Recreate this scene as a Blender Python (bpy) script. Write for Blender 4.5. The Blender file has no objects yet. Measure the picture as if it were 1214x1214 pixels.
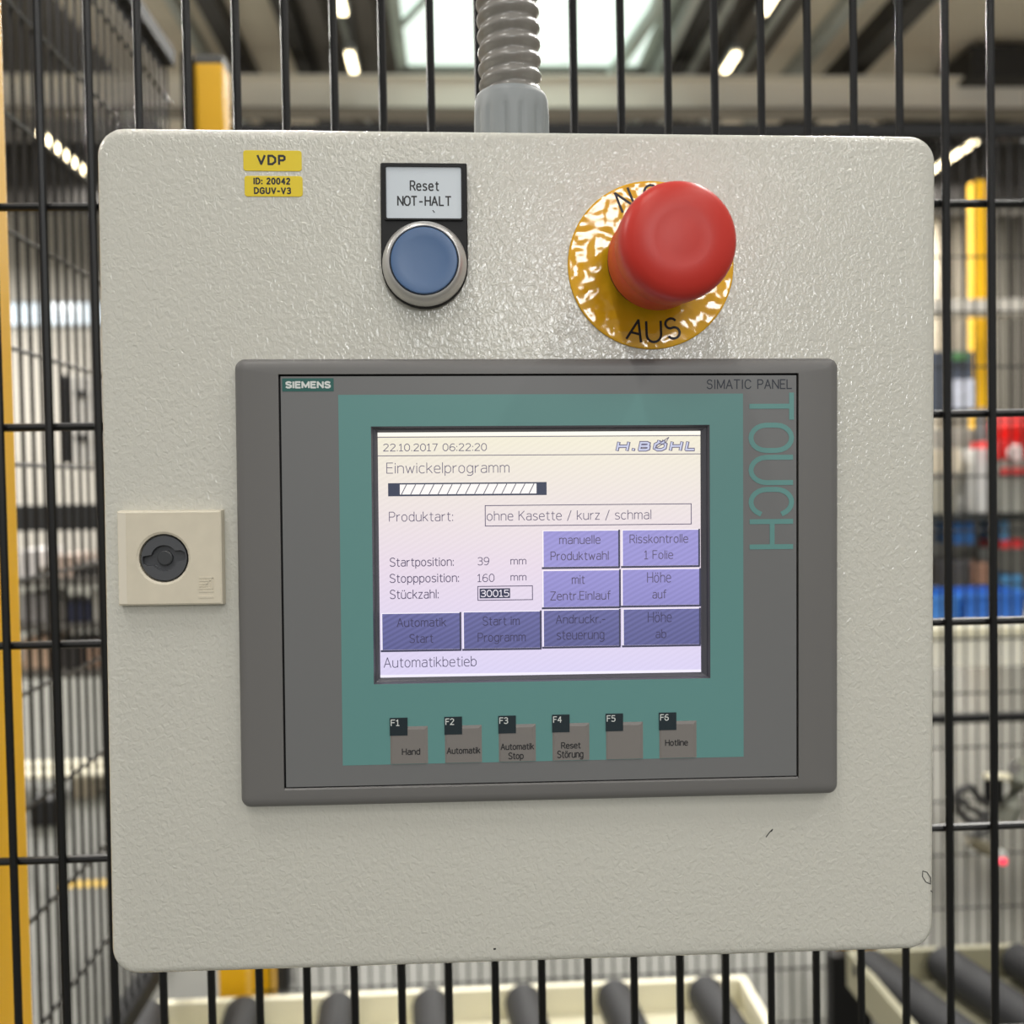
import bpy, bmesh, math, random
from mathutils import Matrix, Vector, Euler
random.seed(4)
S = bpy.context.scene
COL = S.collection
MM = .001
# ---------------------------------------------------------------- camera, world, light
CAMP = Vector((-.02078, -.35719, 1.5))
CR = Matrix(((.9985055, .0193185, -.0511237), (-.0516211, .0261894, -.9983233), (-.0179472, .9994703, .0271475)))
cd = bpy.data.cameras.new('camera'); cam = bpy.data.objects.new('camera', cd); COL.objects.link(cam)
cam.matrix_world = Matrix.Translation(CAMP) @ CR.to_4x4()
cd.sensor_width = 36; cd.lens = 36 * 1194.4 / 1214; cd.clip_start = .01; cd.clip_end = 100
cd.dof.use_dof = True; cd.dof.focus_distance = .352; cd.dof.aperture_fstop = 10.5
S.camera = cam
S.view_settings.view_transform = 'Standard'; S.view_settings.look = 'None'
S.view_settings.gamma = 1; S.view_settings.exposure = .24; S.view_settings.use_curve_mapping = False
w = bpy.data.worlds.new('world'); S.world = w; w.use_nodes = True
w.node_tree.nodes['Background'].inputs[0].default_value = (1.0, .96, .9, 1)
w.node_tree.nodes['Background'].inputs[1].default_value = .37

def light(name, loc, rot, sx, sy, power, col=(1, 1, 1)):
    l = bpy.data.lights.new(name, 'AREA'); l.shape = 'RECTANGLE'; l.size = sx; l.size_y = sy
    l.energy = power; l.color = col
    o = bpy.data.objects.new(name, l); COL.objects.link(o); o.location = loc; o.rotation_euler = rot
    return o
# unseen area light far behind the photographer, placed for the sheen on the cabinet
light('rear_sheen_light', (2.5, -16, 6.0), (math.radians(76), 0, 0), 3.6, 2.2, 430, (.98, 1, 1))

# ---------------------------------------------------------------- helpers
QB = Euler((0, .01, 0)).to_matrix()          # the cabinet hangs 0.6 degrees askew on the fence
Z0 = 1.48101
def W(x, y, z):                              # cabinet millimetres -> world metres
    return QB @ Vector((x * MM, y * MM, z * MM)) + Vector((0, 0, Z0))
def at(u, v, D):                             # the point D metres in front of the camera on the line of sight of a photo pixel
    d = CR @ Vector(((u - 607) / 1194.4, (607 - v) / 1194.4, -1)); return CAMP + d * (D / d.y)

def nd(nt, t, **k):
    n = nt.nodes.new(t)
    for a, b in k.items(): setattr(n, a, b)
    return n
def mat(name, col, rough=.5, metal=0, spec=.5, coat=0, bump=None, var=None, emit=None, estr=1):
    m = bpy.data.materials.new(name); m.use_nodes = True; nt = m.node_tree; b = nt.nodes['Principled BSDF']
    c = tuple(((x / 255) / 12.92 if x / 255 <= .04045 else ((x / 255 + .055) / 1.055) ** 2.4) for x in col)
    b.inputs['Base Color'].default_value = (*c, 1)
    b.inputs['Roughness'].default_value = rough; b.inputs['Metallic'].default_value = metal
    b.inputs['Specular IOR Level'].default_value = spec
    if coat: b.inputs['Coat Weight'].default_value = coat; b.inputs['Coat Roughness'].default_value = .15
    tc = nd(nt, 'ShaderNodeTexCoord')
    if var:                                   # (scale, amount): gentle colour mottling
        n = nd(nt, 'ShaderNodeTexNoise'); n.inputs['Scale'].default_value = var[0]; n.inputs['Detail'].default_value = 4
        nt.links.new(tc.outputs['Object'], n.inputs['Vector'])
        r = nd(nt, 'ShaderNodeValToRGB')
        r.color_ramp.elements[0].position = .3; r.color_ramp.elements[1].position = .7
        r.color_ramp.elements[0].color = (*[max(0, x * (1 - var[1])) for x in c], 1)
        r.color_ramp.elements[1].color = (*[min(1, x * (1 + var[1])) for x in c], 1)
        nt.links.new(n.outputs['Fac'], r.inputs['Fac']); nt.links.new(r.outputs['Color'], b.inputs['Base Color'])
    if bump:                                  # (scale, distance, strength[, detail])
        n = nd(nt, 'ShaderNodeTexNoise'); n.inputs['Scale'].default_value = bump[0]; n.inputs['Detail'].default_value = bump[3] if len(bump) > 3 else 2
        nt.links.new(tc.outputs['Object'], n.inputs['Vector'])
        p = nd(nt, 'ShaderNodeBump'); p.inputs['Distance'].default_value = bump[1]; p.inputs['Strength'].default_value = bump[2]
        nt.links.new(n.outputs['Fac'], p.inputs['Height']); nt.links.new(p.outputs['Normal'], b.inputs['Normal'])
    if emit:
        e = tuple(((x / 255) / 12.92 if x / 255 <= .04045 else ((x / 255 + .055) / 1.055) ** 2.4) for x in emit)
        b.inputs['Emission Color'].default_value = (*e, 1); b.inputs['Emission Strength'].default_value = estr
    return m

def obj(name, bm, m, parent=None, smooth=False, label=None, kind=None):
    me = bpy.data.meshes.new(name); bmesh.ops.recalc_face_normals(bm, faces=bm.faces); bm.to_mesh(me); bm.free()
    me.materials.append(m)
    if smooth:
        for p in me.polygons: p.use_smooth = True
        me.set_sharp_from_angle(angle=math.radians(38))
    o = bpy.data.objects.new(name, me); COL.objects.link(o)
    if parent: o.parent = parent
    if label: o['label'] = label
    if kind: o['kind'] = kind
    return o
def dup(o, parent, loc=None, name=None):
    c = o.copy(); COL.objects.link(c); c.parent = parent
    if loc is not None: c.location = loc
    return c
def thing(name, label, cat, loc=(0, 0, 0), rot=(0, 0, 0), group=None, kind=None):
    o = bpy.data.objects.new(name, None); COL.objects.link(o); o.location = loc; o.rotation_euler = rot
    o.empty_display_size = .05
    if label: o['label'] = label; o['category'] = cat
    if group: o['group'] = group
    if kind: o['kind'] = kind
    return o
def tag(o, label, cat, group=None):
    o['label'] = label; o['category'] = cat
    if group: o['group'] = group
    return o
def bx(bm, x0, x1, y0, y1, z0, z1):
    v = [bm.verts.new((x, y, z)) for x in (x0, x1) for y in (y0, y1) for z in (z0, z1)]
    for f in ((0, 1, 3, 2), (4, 6, 7, 5), (0, 4, 5, 1), (2, 3, 7, 6), (0, 2, 6, 4), (1, 5, 7, 3)): bm.faces.new([v[i] for i in f])
    return bm
def box(x0, x1, y0, y1, z0, z1, bev=0):
    bm = bx(bmesh.new(), x0, x1, y0, y1, z0, z1)
    if bev: bmesh.ops.bevel(bm, geom=bm.edges[:], offset=bev, segments=2, affect='EDGES', profile=.6)
    return bm
def rr(x0, x1, z0, z1, r, n=6):              # rounded rectangle outline in xz
    if r <= 0: return [(x0, z0), (x1, z0), (x1, z1), (x0, z1)]
    p = []
    for cx, cz, a in ((x1 - r, z0 + r, -90), (x1 - r, z1 - r, 0), (x0 + r, z1 - r, 90), (x0 + r, z0 + r, 180)):
        for i in range(n + 1):
            t = math.radians(a + 90 * i / n); p.append((cx + r * math.cos(t), cz + r * math.sin(t)))
    return p
def loft(loops, cap0=True, cap1=True, closed=False, bm=None):
    bm = bm or bmesh.new(); L = [[bm.verts.new(p) for p in l] for l in loops]
    n = len(L[0]); seq = list(zip(L, L[1:])) + ([(L[-1], L[0])] if closed else [])
    for a, b in seq:
        for i in range(n): bm.faces.new((a[i], a[(i + 1) % n], b[(i + 1) % n], b[i]))
    if not closed:
        if cap0: bm.faces.new(L[0])
        if cap1: bm.faces.new(L[-1])
    return bm
def rrloft(x0, x1, z0, z1, r, prof, s=1, n=6, **k):   # prof: (inset, y) pairs
    return loft([[(x * s, y * s, z * s) for x, z in rr(x0 + i, x1 - i, z0 + i, z1 - i, max(.01 if r else 0, r - i), n)] for i, y in prof], **k)
def lathe(prof, n=48, axis='y', s=1, c=(0, 0), cap0=True, cap1=True, bm=None):    # prof: (radius, height)
    loops = []
    for r, h in prof:
        l = []
        for i in range(n):
            t = 2 * math.pi * i / n; a, b = r * math.cos(t), r * math.sin(t)
            l.append(((c[0] + a) * s, h * s, (c[1] + b) * s) if axis == 'y' else ((c[0] + a) * s, (c[1] + b) * s, h * s) if axis == 'z' else (h * s, (c[0] + a) * s, (c[1] + b) * s))
        loops.append(l)
    return loft(loops, cap0, cap1, bm=bm)
def tube(pts, r, n=8, bm=None):
    pts = [Vector(p) for p in pts]; loops = []
    for i, p in enumerate(pts):
        d = (pts[min(i + 1, len(pts) - 1)] - pts[max(i - 1, 0)]).normalized()
        a = d.cross(Vector((0, 0, 1)) if abs(d.z) < .9 else Vector((1, 0, 0))).normalized(); b = d.cross(a)
        loops.append([p + (a * math.cos(2 * math.pi * k / n) + b * math.sin(2 * math.pi * k / n)) * r for k in range(n)])
    return loft(loops, bm=bm)
def arc(cx, cy, rx, ry, a0, a1, n=10):
    return [(cx + rx * math.cos(math.radians(a0 + (a1 - a0) * i / n)), cy + ry * math.sin(math.radians(a0 + (a1 - a0) * i / n))) for i in range(n + 1)]
GL = {  # single-stroke capitals, width 1 x height 1
 'T': [[(0, 1), (1, 1)], [(.5, 1), (.5, 0)]],
 'O': [arc(.5, .62, .5, .38, 0, 180) + arc(.5, .38, .5, .38, 180, 360) + [(1, .62)]],
 'U': [[(0, 1), (0, .38)] + arc(.5, .38, .5, .38, 180, 360) + [(1, 1)]],
 'C': [arc(.5, .62, .5, .38, 25, 180) + arc(.5, .38, .5, .38, 180, 335)],
 'H': [[(0, 0), (0, 1)], [(1, 0), (1, 1)], [(0, .52), (1, .52)]],
 'S': [arc(.5, .76, .44, .24, 20, 90) + arc(.5, .76, .44, .24, 90, 250) + arc(.52, .27, .46, .27, 75, -90) + arc(.5, .27, .5, .27, -90, -160)],
 'I': [[(.5, 0), (.5, 1)]],
 'M': [[(0, 0), (0, 1), (.5, .1), (1, 1), (1, 0)]],
 'A': [[(0, 0), (.5, 1), (1, 0)], [(.18, .34), (.82, .34)]],
 'P': [[(0, 0), (0, 1), (.6, 1)] + arc(.6, .74, .4, .26, 90, -90) + [(0, .48)]],
 'N': [[(0, 0), (0, 1), (1, 0), (1, 1)]],
 'E': [[(1, 1), (0, 1), (0, 0), (1, 0)], [(0, .52), (.85, .52)]],
 'L': [[(0, 1), (0, 0), (1, 0)]],
}
WD = {'I': .25, 'M': 1.15, 'T': .95, 'E': .8, 'L': .75, 'S': .85, 'P': .85, ' ': .5}
def ribbon(bm, pts, w_, y):                  # flat mitred stroke in the xz plane, mm
    h = w_ / 2; P_ = [Vector(p) for i, p in enumerate(pts) if i == 0 or (Vector(p) - Vector(pts[i - 1])).length > 1e-4]
    n = len(P_); cl = n > 3 and (P_[0] - P_[-1]).length < 1e-3; L_, R_2 = [], []
    if n < 2: return
    for i in range(1, n - 1):                # sharp corners: two plain strokes
        if (P_[i] - P_[i - 1]).normalized().dot((P_[i + 1] - P_[i]).normalized()) < .05:
            ribbon(bm, P_[:i + 1], w_, y); ribbon(bm, P_[i:], w_, y - .003); return
    for i in range(n):
        d0 = (P_[i] - P_[i - 1]).normalized() if i else None; d1 = (P_[i + 1] - P_[i]).normalized() if i < n - 1 else None
        if cl and i == 0: d0 = (P_[0] - P_[-2]).normalized()
        if cl and i == n - 1: d1 = (P_[1] - P_[0]).normalized()
        e = Vector((0, 0))
        if d0 is None: d0 = d1; e = -d1 * h * .6
        if d1 is None: d1 = d0; e = d0 * h * .6
        n0, n1 = Vector((-d0.y, d0.x)), Vector((-d1.y, d1.x)); m = (n0 + n1)
        m = m.normalized() / max(.45, m.normalized().dot(n0)) if m.length > .05 else n0
        L_.append(P_[i] + e + m * h); R_2.append(P_[i] + e - m * h)
    A = [bm.verts.new((p.x * MM, y * MM, p.y * MM)) for p in L_]; B = [bm.verts.new((p.x * MM, y * MM, p.y * MM)) for p in R_2]
    for i in range(n - 1): bm.faces.new((A[i], A[i + 1], B[i + 1], B[i]))
def oct_(x0, x1, z0, z1, k=.3):
    a, b = (x1 - x0) * k, (z1 - z0) * k * .8
    return [(x0 + a, z0), (x1 - a, z0), (x1, z0 + b), (x1, z1 - b), (x1 - a, z1), (x0 + a, z1), (x0, z1 - b), (x0, z0 + b), (x0 + a, z0)]
bowl = lambda z0=0, z1=.7: oct_(0, .46, z0, z1, .32)
SG = {
 'a': (.46, [[(.06, .64), (.18, .7), (.36, .7), (.46, .6), (.46, 0)], [(.46, .42), (.16, .42), (.02, .32), (.02, .1), (.13, 0), (.32, 0), (.46, .12)]]),
 'b': (.46, [[(0, 1), (0, 0)], bowl()]), 'd': (.46, [[(.46, 1), (.46, 0)], bowl()]),
 'c': (.42, [[(.42, .64), (.3, .7), (.14, .7), (0, .53), (0, .17), (.14, 0), (.3, 0), (.42, .06)]]),
 'e': (.46, [[(0, .37), (.46, .37), (.46, .52), (.34, .7), (.14, .7), (0, .53), (0, .17), (.14, 0), (.34, 0), (.46, .06)]]),
 'f': (.3, [[(.33, 1), (.2, 1), (.12, .9), (.12, 0)], [(0, .7), (.3, .7)]]),
 'g': (.46, [bowl(), [(.46, .7), (.46, -.12), (.32, -.27), (.12, -.27), (.02, -.22)]]),
 'h': (.46, [[(0, 1), (0, 0)], [(0, .56), (.16, .7), (.34, .7), (.46, .56), (.46, 0)]]),
 'i': (.02, [[(.01, .7), (.01, 0)], [(.01, .87), (.01, .97)]]),
 'k': (.42, [[(0, 1), (0, 0)], [(.4, .7), (0, .3)], [(.14, .42), (.43, 0)]]), 'l': (.02, [[(.01, 1), (.01, 0)]]),
 'm': (.72, [[(0, .7), (0, 0)], [(0, .56), (.14, .7), (.26, .7), (.36, .58), (.36, 0)], [(.36, .56), (.5, .7), (.62, .7), (.72, .58), (.72, 0)]]),
 'n': (.46, [[(0, .7), (0, 0)], [(0, .56), (.16, .7), (.34, .7), (.46, .56), (.46, 0)]]),
 'o': (.48, [bowl()]), 'p': (.46, [[(0, .7), (0, -.27)], bowl()]), 'r': (.28, [[(0, .7), (0, 0)], [(0, .48), (.14, .66), (.28, .7)]]),
 's': (.4, [[(.38, .64), (.26, .7), (.12, .7), (.02, .62), (.02, .46), (.12, .39), (.28, .33), (.4, .24), (.4, .1), (.28, 0), (.12, 0), (0, .06)]]),
 't': (.3, [[(.12, .9), (.12, .1), (.2, 0), (.32, 0)], [(0, .7), (.3, .7)]]),
 'u': (.46, [[(0, .7), (0, .14), (.12, 0), (.3, 0), (.46, .14)], [(.46, .7), (.46, 0)]]),
 'w': (.68, [[(0, .7), (.18, 0), (.34, .6), (.5, 0), (.68, .7)]]), 'z': (.4, [[(0, .7), (.4, .7), (0, 0), (.4, 0)]]),
 'A': (.62, [[(0, 0), (.31, 1), (.62, 0)], [(.11, .34), (.51, .34)]]),
 'B': (.52, [[(0, 0), (0, 1), (.36, 1), (.48, .88), (.48, .64), (.36, .53), (0, .53)], [(.36, .53), (.52, .4), (.52, .13), (.38, 0), (0, 0)]]),
 'D': (.6, [[(0, 0), (0, 1), (.34, 1), (.6, .72), (.6, .28), (.34, 0), (0, 0)]]),
 'E': (.48, [[(.48, 1), (0, 1), (0, 0), (.48, 0)], [(0, .53), (.43, .53)]]), 'F': (.46, [[(.46, 1), (0, 1), (0, 0)], [(0, .53), (.4, .53)]]),
 'G': (.62, [[(.6, .82), (.42, 1), (.2, 1), (0, .75), (0, .25), (.2, 0), (.42, 0), (.61, .15), (.61, .47), (.36, .47)]]),
 'H': (.58, [[(0, 0), (0, 1)], [(.58, 0), (.58, 1)], [(0, .52), (.58, .52)]]), 'I': (.02, [[(.01, 0), (.01, 1)]]),
 'K': (.52, [[(0, 0), (0, 1)], [(.5, 1), (0, .42)], [(.17, .6), (.54, 0)]]), 'L': (.44, [[(0, 1), (0, 0), (.44, 0)]]),
 'M': (.72, [[(0, 0), (0, 1), (.36, .12), (.72, 1), (.72, 0)]]), 'N': (.58, [[(0, 0), (0, 1), (.58, 0), (.58, 1)]]),
 'O': (.62, [oct_(0, .62, 0, 1)]), 'P': (.5, [[(0, 0), (0, 1), (.36, 1), (.5, .86), (.5, .6), (.36, .46), (0, .46)]]),
 'R': (.54, [[(0, 0), (0, 1), (.36, 1), (.5, .87), (.5, .62), (.36, .48), (0, .48)], [(.28, .48), (.56, 0)]]),
 'S': (.52, [[(.5, .88), (.36, 1), (.16, 1), (.02, .87), (.02, .66), (.14, .56), (.38, .46), (.52, .35), (.52, .13), (.37, 0), (.14, 0), (0, .12)]]),
 'T': (.56, [[(0, 1), (.56, 1)], [(.28, 1), (.28, 0)]]), 'U': (.56, [[(0, 1), (0, .2), (.16, 0), (.4, 0), (.56, .2), (.56, 1)]]),
 'V': (.62, [[(0, 1), (.31, 0), (.62, 1)]]), 'Z': (.54, [[(0, 1), (.54, 1), (0, 0), (.54, 0)]]),
 '0': (.5, [oct_(0, .5, 0, 1, .32)]), '1': (.34, [[(0, .8), (.17, 1), (.17, 0)], [(0, 0), (.34, 0)]]),
 '2': (.5, [[(.02, .86), (.16, 1), (.36, 1), (.48, .87), (.48, .66), (0, 0), (.5, 0)]]),
 '3': (.48, [[(.02, .9), (.14, 1), (.34, 1), (.46, .88), (.46, .66), (.32, .54), (.16, .54)], [(.32, .54), (.48, .4), (.48, .14), (.34, 0), (.12, 0), (0, .1)]]),
 '4': (.52, [[(.4, 0), (.4, 1), (0, .32), (.54, .32)]]), '5': (.48, [[(.46, 1), (.04, 1), (.04, .56), (.32, .6), (.48, .46), (.48, .16), (.34, 0), (.12, 0), (0, .08)]]),
 '6': (.5, [[(.46, .95), (.3, 1), (.14, .92), (0, .6), (0, .2), (.14, 0), (.36, 0), (.5, .16), (.5, .42), (.36, .56), (.14, .56), (0, .42)]]),
 '7': (.48, [[(0, 1), (.48, 1), (.16, 0)]]), '9': (.5, [[(.04, .05), (.2, 0), (.36, .08), (.5, .4), (.5, .8), (.36, 1), (.14, 1), (0, .84), (0, .58), (.14, .44), (.36, .44), (.5, .58)]]),
 '.': (.04, [[(.02, 0), (.02, .1)]]), ':': (.04, [[(.02, 0), (.02, .1)], [(.02, .55), (.02, .65)]]), '-': (.3, [[(0, .4), (.3, .4)]]), '/': (.36, [[(0, -.12), (.36, 1.02)]]), ' ': (.2, []),
}
for c_, b_ in (('ö', 'o'), ('ü', 'u'), ('Ö', 'O')):
    w0 = SG[b_][0]; z_ = 1.12 if c_ == 'Ö' else .87
    SG[c_] = (w0, SG[b_][1] + [[(w0 * .27, z_), (w0 * .27, z_ + .1)], [(w0 * .73, z_), (w0 * .73, z_ + .1)]])
def stext(s, x0, x1, z0, z1, y, m, parent, st=.3, gap=.19, slant=0, name='lettering', mono=0):
    pl = []; x = 0
    for c in s:
        w_, strokes_ = SG[c]
        off = (mono - w_) / 2 if mono else 0
        pl += [[(x + off + p[0], p[1]) for p in q] for q in strokes_]; x += (mono or w_) + gap
    xs = [p[0] for q in pl for p in q]; zs = [p[1] for q in pl for p in q]; h = st / 2
    ax_, bx2, az_, bz2 = min(xs), max(xs), min(zs), max(zs); kx = (x1 - x0 - st) / max(1e-6, bx2 - ax_); kz = (z1 - z0 - st) / max(1e-6, bz2 - az_)
    bm = bmesh.new()
    for i, q in enumerate(pl):
        q2 = [(x0 + h + (a - ax_) * kx, z0 + h + (b - az_) * kz) for a, b in q]
        q2 = [(a + (b - z0) * slant, b) for a, b in q2]
        ribbon(bm, q2, st, y - .004 * (i % 3))
    return obj(name, bm, m, parent)
def glyph(bm, ch, x, z, w_, h, ang, st, y):   # centre of the letter at x, z
    for k_, pl in enumerate(GL[ch]):
        q = []
        for a, b in pl:
            p, r = (a - .5) * w_, (b - .5) * h; q.append((x + p * math.cos(ang) - r * math.sin(ang), z + p * math.sin(ang) + r * math.cos(ang)))
        ribbon(bm, q, st, y - .006 * k_)
def strokes(s, x0, x1, z0, z1, st, y, gap=.32):
    bm = bmesh.new(); tot = sum(WD.get(c, 1) for c in s) + gap * (len(s) - 1); k = (x1 - x0) / tot; x = x0
    for c in s:
        wd = WD.get(c, 1) * k
        if c != ' ': glyph(bm, c, x + wd / 2, (z0 + z1) / 2, wd, z1 - z0, 0, st, y)
        x += wd + gap * k
    return bm

# ---------------------------------------------------------------- materials
M = {}
M['black_wire'] = mat('black_wire', (10, 11, 13), .34, spec=.45)
M['black'] = mat('black', (12, 13, 15), .55, spec=.35)
M['yellow'] = mat('yellow_coat', (246, 188, 0), .45, bump=(900, .0002, .3))
M['nut'] = mat('nut_grey', (138, 143, 145), .5)
M['conduit'] = mat('conduit_grey', (128, 125, 120), .28, spec=.6)
M['cream'] = mat('cream_sheet', (238, 233, 206), .45)
M['olive'] = mat('olive_sheet', (150, 147, 124), .5)
M['roller'] = mat('roller_rubber', (34, 35, 38), .62, spec=.35)
M['steel'] = mat('steel', (150, 150, 150), .35, metal=.8)
def paint():                                 # light grey structured powder coat
    m = mat('structured_paint', (205, 204, 195), .18, spec=.55); nt = m.node_tree; b = nt.nodes['Principled BSDF']
    tc = nt.nodes['Texture Coordinate']; mp = nd(nt, 'ShaderNodeMapping'); mp.inputs['Scale'].default_value = (1, 1, .8)
    nt.links.new(tc.outputs['Object'], mp.inputs[0])
    n1 = nd(nt, 'ShaderNodeTexNoise'); n1.inputs['Scale'].default_value = 620; n1.inputs['Detail'].default_value = 1.5; n1.inputs['Distortion'].default_value = .9
    n2 = nd(nt, 'ShaderNodeTexVoronoi'); n2.feature = 'SMOOTH_F1'; n2.inputs['Scale'].default_value = 760
    ad = nd(nt, 'ShaderNodeMath'); ad.operation = 'MULTIPLY_ADD'; ad.inputs[1].default_value = .35
    for n in (n1, n2): nt.links.new(mp.outputs[0], n.inputs['Vector'])
    nt.links.new(n2.outputs['Distance'], ad.inputs[0]); nt.links.new(n1.outputs['Fac'], ad.inputs[2])
    p = nd(nt, 'ShaderNodeBump'); p.inputs['Distance'].default_value = .00048; p.inputs['Strength'].default_value = .64
    nt.links.new(ad.outputs[0], p.inputs['Height']); nt.links.new(p.outputs[0], b.inputs['Normal'])
    return m
M['paint'] = paint()
M['bezel'] = mat('panel_bezel', (108, 107, 106), .42)
M['foil'] = mat('panel_foil', (112, 113, 114), .38)
M['teal'] = mat('panel_teal', (95, 145, 143), .42)
M['tealtext'] = mat('teal_print', (95, 147, 144), .42)
M['darkteal'] = mat('dark_teal_print', (28, 92, 86), .45)
M['white'] = mat('white_print', (215, 220, 218), .5)
M['gap'] = mat('black_gap', (12, 12, 14), .6)
M['scrframe'] = mat('screen_frame', (84, 84, 92), .22)
M['keylabel'] = mat('key_label', (16, 34, 42), .4)
M['key'] = mat('key_grey', (124, 120, 117), .42)
M['keyedge'] = mat('key_edge', (140, 134, 130), .4)
M['ink'] = mat('black_ink', (24, 24, 28), .5)
M['navyink'] = mat('navy_ink', (30, 36, 50), .45)
def screenmat(name, top, mid, bot, moire=0, k=1.0):
    m = bpy.data.materials.new(name); m.use_nodes = True; nt = m.node_tree; b = nt.nodes['Principled BSDF']
    b.inputs['Base Color'].default_value = (.01, .01, .01, 1); b.inputs['Roughness'].default_value = .3
    tc = nd(nt, 'ShaderNodeTexCoord'); sx = nd(nt, 'ShaderNodeSeparateXYZ'); nt.links.new(tc.outputs['Object'], sx.inputs[0])
    mr = nd(nt, 'ShaderNodeMapRange'); mr.inputs['From Min'].default_value = -.0485; mr.inputs['From Max'].default_value = .0375
    nt.links.new(sx.outputs['Z'], mr.inputs[0]); r = nd(nt, 'ShaderNodeValToRGB'); nt.links.new(mr.outputs[0], r.inputs[0])
    lin = lambda c: (*[((x / 255 + .055) / 1.055) ** 2.4 for x in c], 1)
    r.color_ramp.elements[0].color = lin(bot); r.color_ramp.elements[1].color = lin(top)
    e = r.color_ramp.elements.new(.45); e.color = lin(mid)
    out = r.outputs[0]
    if moire:                                 # the LCD's fine diagonal line structure
        mp = nd(nt, 'ShaderNodeMapping'); mp.inputs['Rotation'].default_value = (0, math.radians(-62), 0); nt.links.new(tc.outputs['Object'], mp.inputs[0])
        wv = nd(nt, 'ShaderNodeTexWave'); wv.inputs['Scale'].default_value = 190; wv.inputs['Distortion'].default_value = .6; nt.links.new(mp.outputs[0], wv.inputs['Vector'])
        mm = nd(nt, 'ShaderNodeMapRange'); mm.inputs['To Min'].default_value = 1 - moire; mm.inputs['To Max'].default_value = 1 + moire; nt.links.new(wv.outputs['Fac'], mm.inputs[0])
        vm = nd(nt, 'ShaderNodeVectorMath'); vm.operation = 'SCALE'; nt.links.new(out, vm.inputs[0]); nt.links.new(mm.outputs[0], vm.inputs['Scale']); out = vm.outputs[0]
    nt.links.new(out, b.inputs['Emission Color']); b.inputs['Emission Strength'].default_value = k * .88
    return m
M['scr'] = screenmat('screen_background', (236, 230, 208), (228, 214, 228), (216, 208, 240), .02)
M['scrbtn'] = screenmat('screen_button', (158, 152, 212), (152, 146, 208), (118, 116, 178), .06)
M['scrbtn_dark'] = screenmat('screen_button_lower', (118, 118, 168), (112, 112, 166), (84, 86, 136), .13)
M['scrink'] = screenmat('screen_ink', (92, 86, 112), (88, 78, 106), (72, 68, 96))
M['scrink_dark'] = screenmat('screen_ink_dark', (62, 58, 92), (62, 58, 92), (58, 54, 86))
M['scrdark'] = screenmat('screen_dark', (52, 62, 82), (56, 58, 82), (60, 60, 86))
M['scrwhite'] = screenmat('screen_white', (250, 246, 236), (248, 240, 248), (240, 236, 252))
M['scrlogo'] = screenmat('screen_logo', (196, 200, 226), (196, 200, 226), (196, 200, 226))

# ================================================================ THE CABINET (millimetres, front plane y = 0)
RC = (0, .01, 0)
cab = thing('control_cabinet', 'light grey textured sheet steel control cabinet hanging on the black wire fence', 'control cabinet', W(0, 0, 0), RC)
X0, X1, ZB, ZT = -145.4, 151.7, -153.3, 143.6
obj('door', rrloft(X0, X1, ZB, ZT, 9.5, [(0, 18), (0, 3.2), (.25, 2), (.9, .9), (2, .25), (3.2, 0)], MM, 8), M['paint'], cab, True)
obj('housing', rrloft(X0 + 2, X1 - 2, ZB + 2, ZT - .3, 5, [(1, 19), (0, 20), (0, 84), (1, 85)], MM), M['paint'], cab, True)
obj('door_seal', rrloft(X0 + 4, X1 - 4, ZB + 4, ZT - 4, 4, [(0, 17.9), (0, 19.2)], MM), M['gap'], cab)
for z in (-110, 100):
    obj('mounting_rail', box(-.15, .15, .085, .1095, (z - 12) * MM, (z + 12) * MM, .001), M['steel'], cab)
bm = bmesh.new()
ribbon(bm, [(147.0, -123.7), (148.6, -124.2), (150.0, -126.4), (149.9, -128.6), (148.2, -127.8), (146.9, -125.8), (147.0, -123.7)], .28, -.05)
obj('pen_mark', bm, M['ink'], cab, label='small oval pencil doodle near the right edge'); bm = bmesh.new()
ribbon(bm, [(150, -131), (150.6, -131.6)], .3, -.05)
obj('pen_mark', bm, M['ink'], cab)
bm = bmesh.new(); ribbon(bm, [(88.8, -109.6), (90, -108), (91.2, -106.8), (90.8, -107.6)], .35, -.05)
obj('scratch', bm, M['ink'], cab); bm = bmesh.new(); ribbon(bm, [(-10.3, -147.6), (-9.8, -147.5)], .6, -.05)
o_s = obj('scratch', bm, M['ink'], cab)

# ---- yellow stickers
def sticker(name, label, x0, x1, z0, z1, lines):
    t = thing(name, label, 'sticker', W((x0 + x1) / 2, 0, (z0 + z1) / 2), RC)
    cx, cz = (x0 + x1) / 2, (z0 + z1) / 2
    ym = M['stickeryellow']
    obj('sticker_film', rrloft(x0 - cx, x1 - cx, z0 - cz, z1 - cz, 1, [(0, .02), (0, -.15), (.1, -.2)], MM), ym, t)
    for s, a, b, c, d in lines: stext(s, a - cx, b - cx, c - cz, d - cz, -.24, M['ink'], t, (d - c) * .21, .34)
    return t
M['stickeryellow'] = mat('sticker_yellow', (232, 205, 22), .4)
sticker('inspection_sticker', 'small yellow sticker reading VDP, upper of two on the cabinet', -95, -74.9, 128.6, 135.7, [('VDP', -90.4, -80.4, 130.6, 134.2)])
sticker('inspection_sticker', 'small yellow sticker reading ID: 20042 DGUV-V3, lower of two on the cabinet', -94.7, -74.7, 119.8, 126.9,
        [('ID: 20042', -91.6, -78.9, 123.9, 126.3), ('DGUV-V3', -91.5, -78.7, 120.6, 123.0)])

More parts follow.
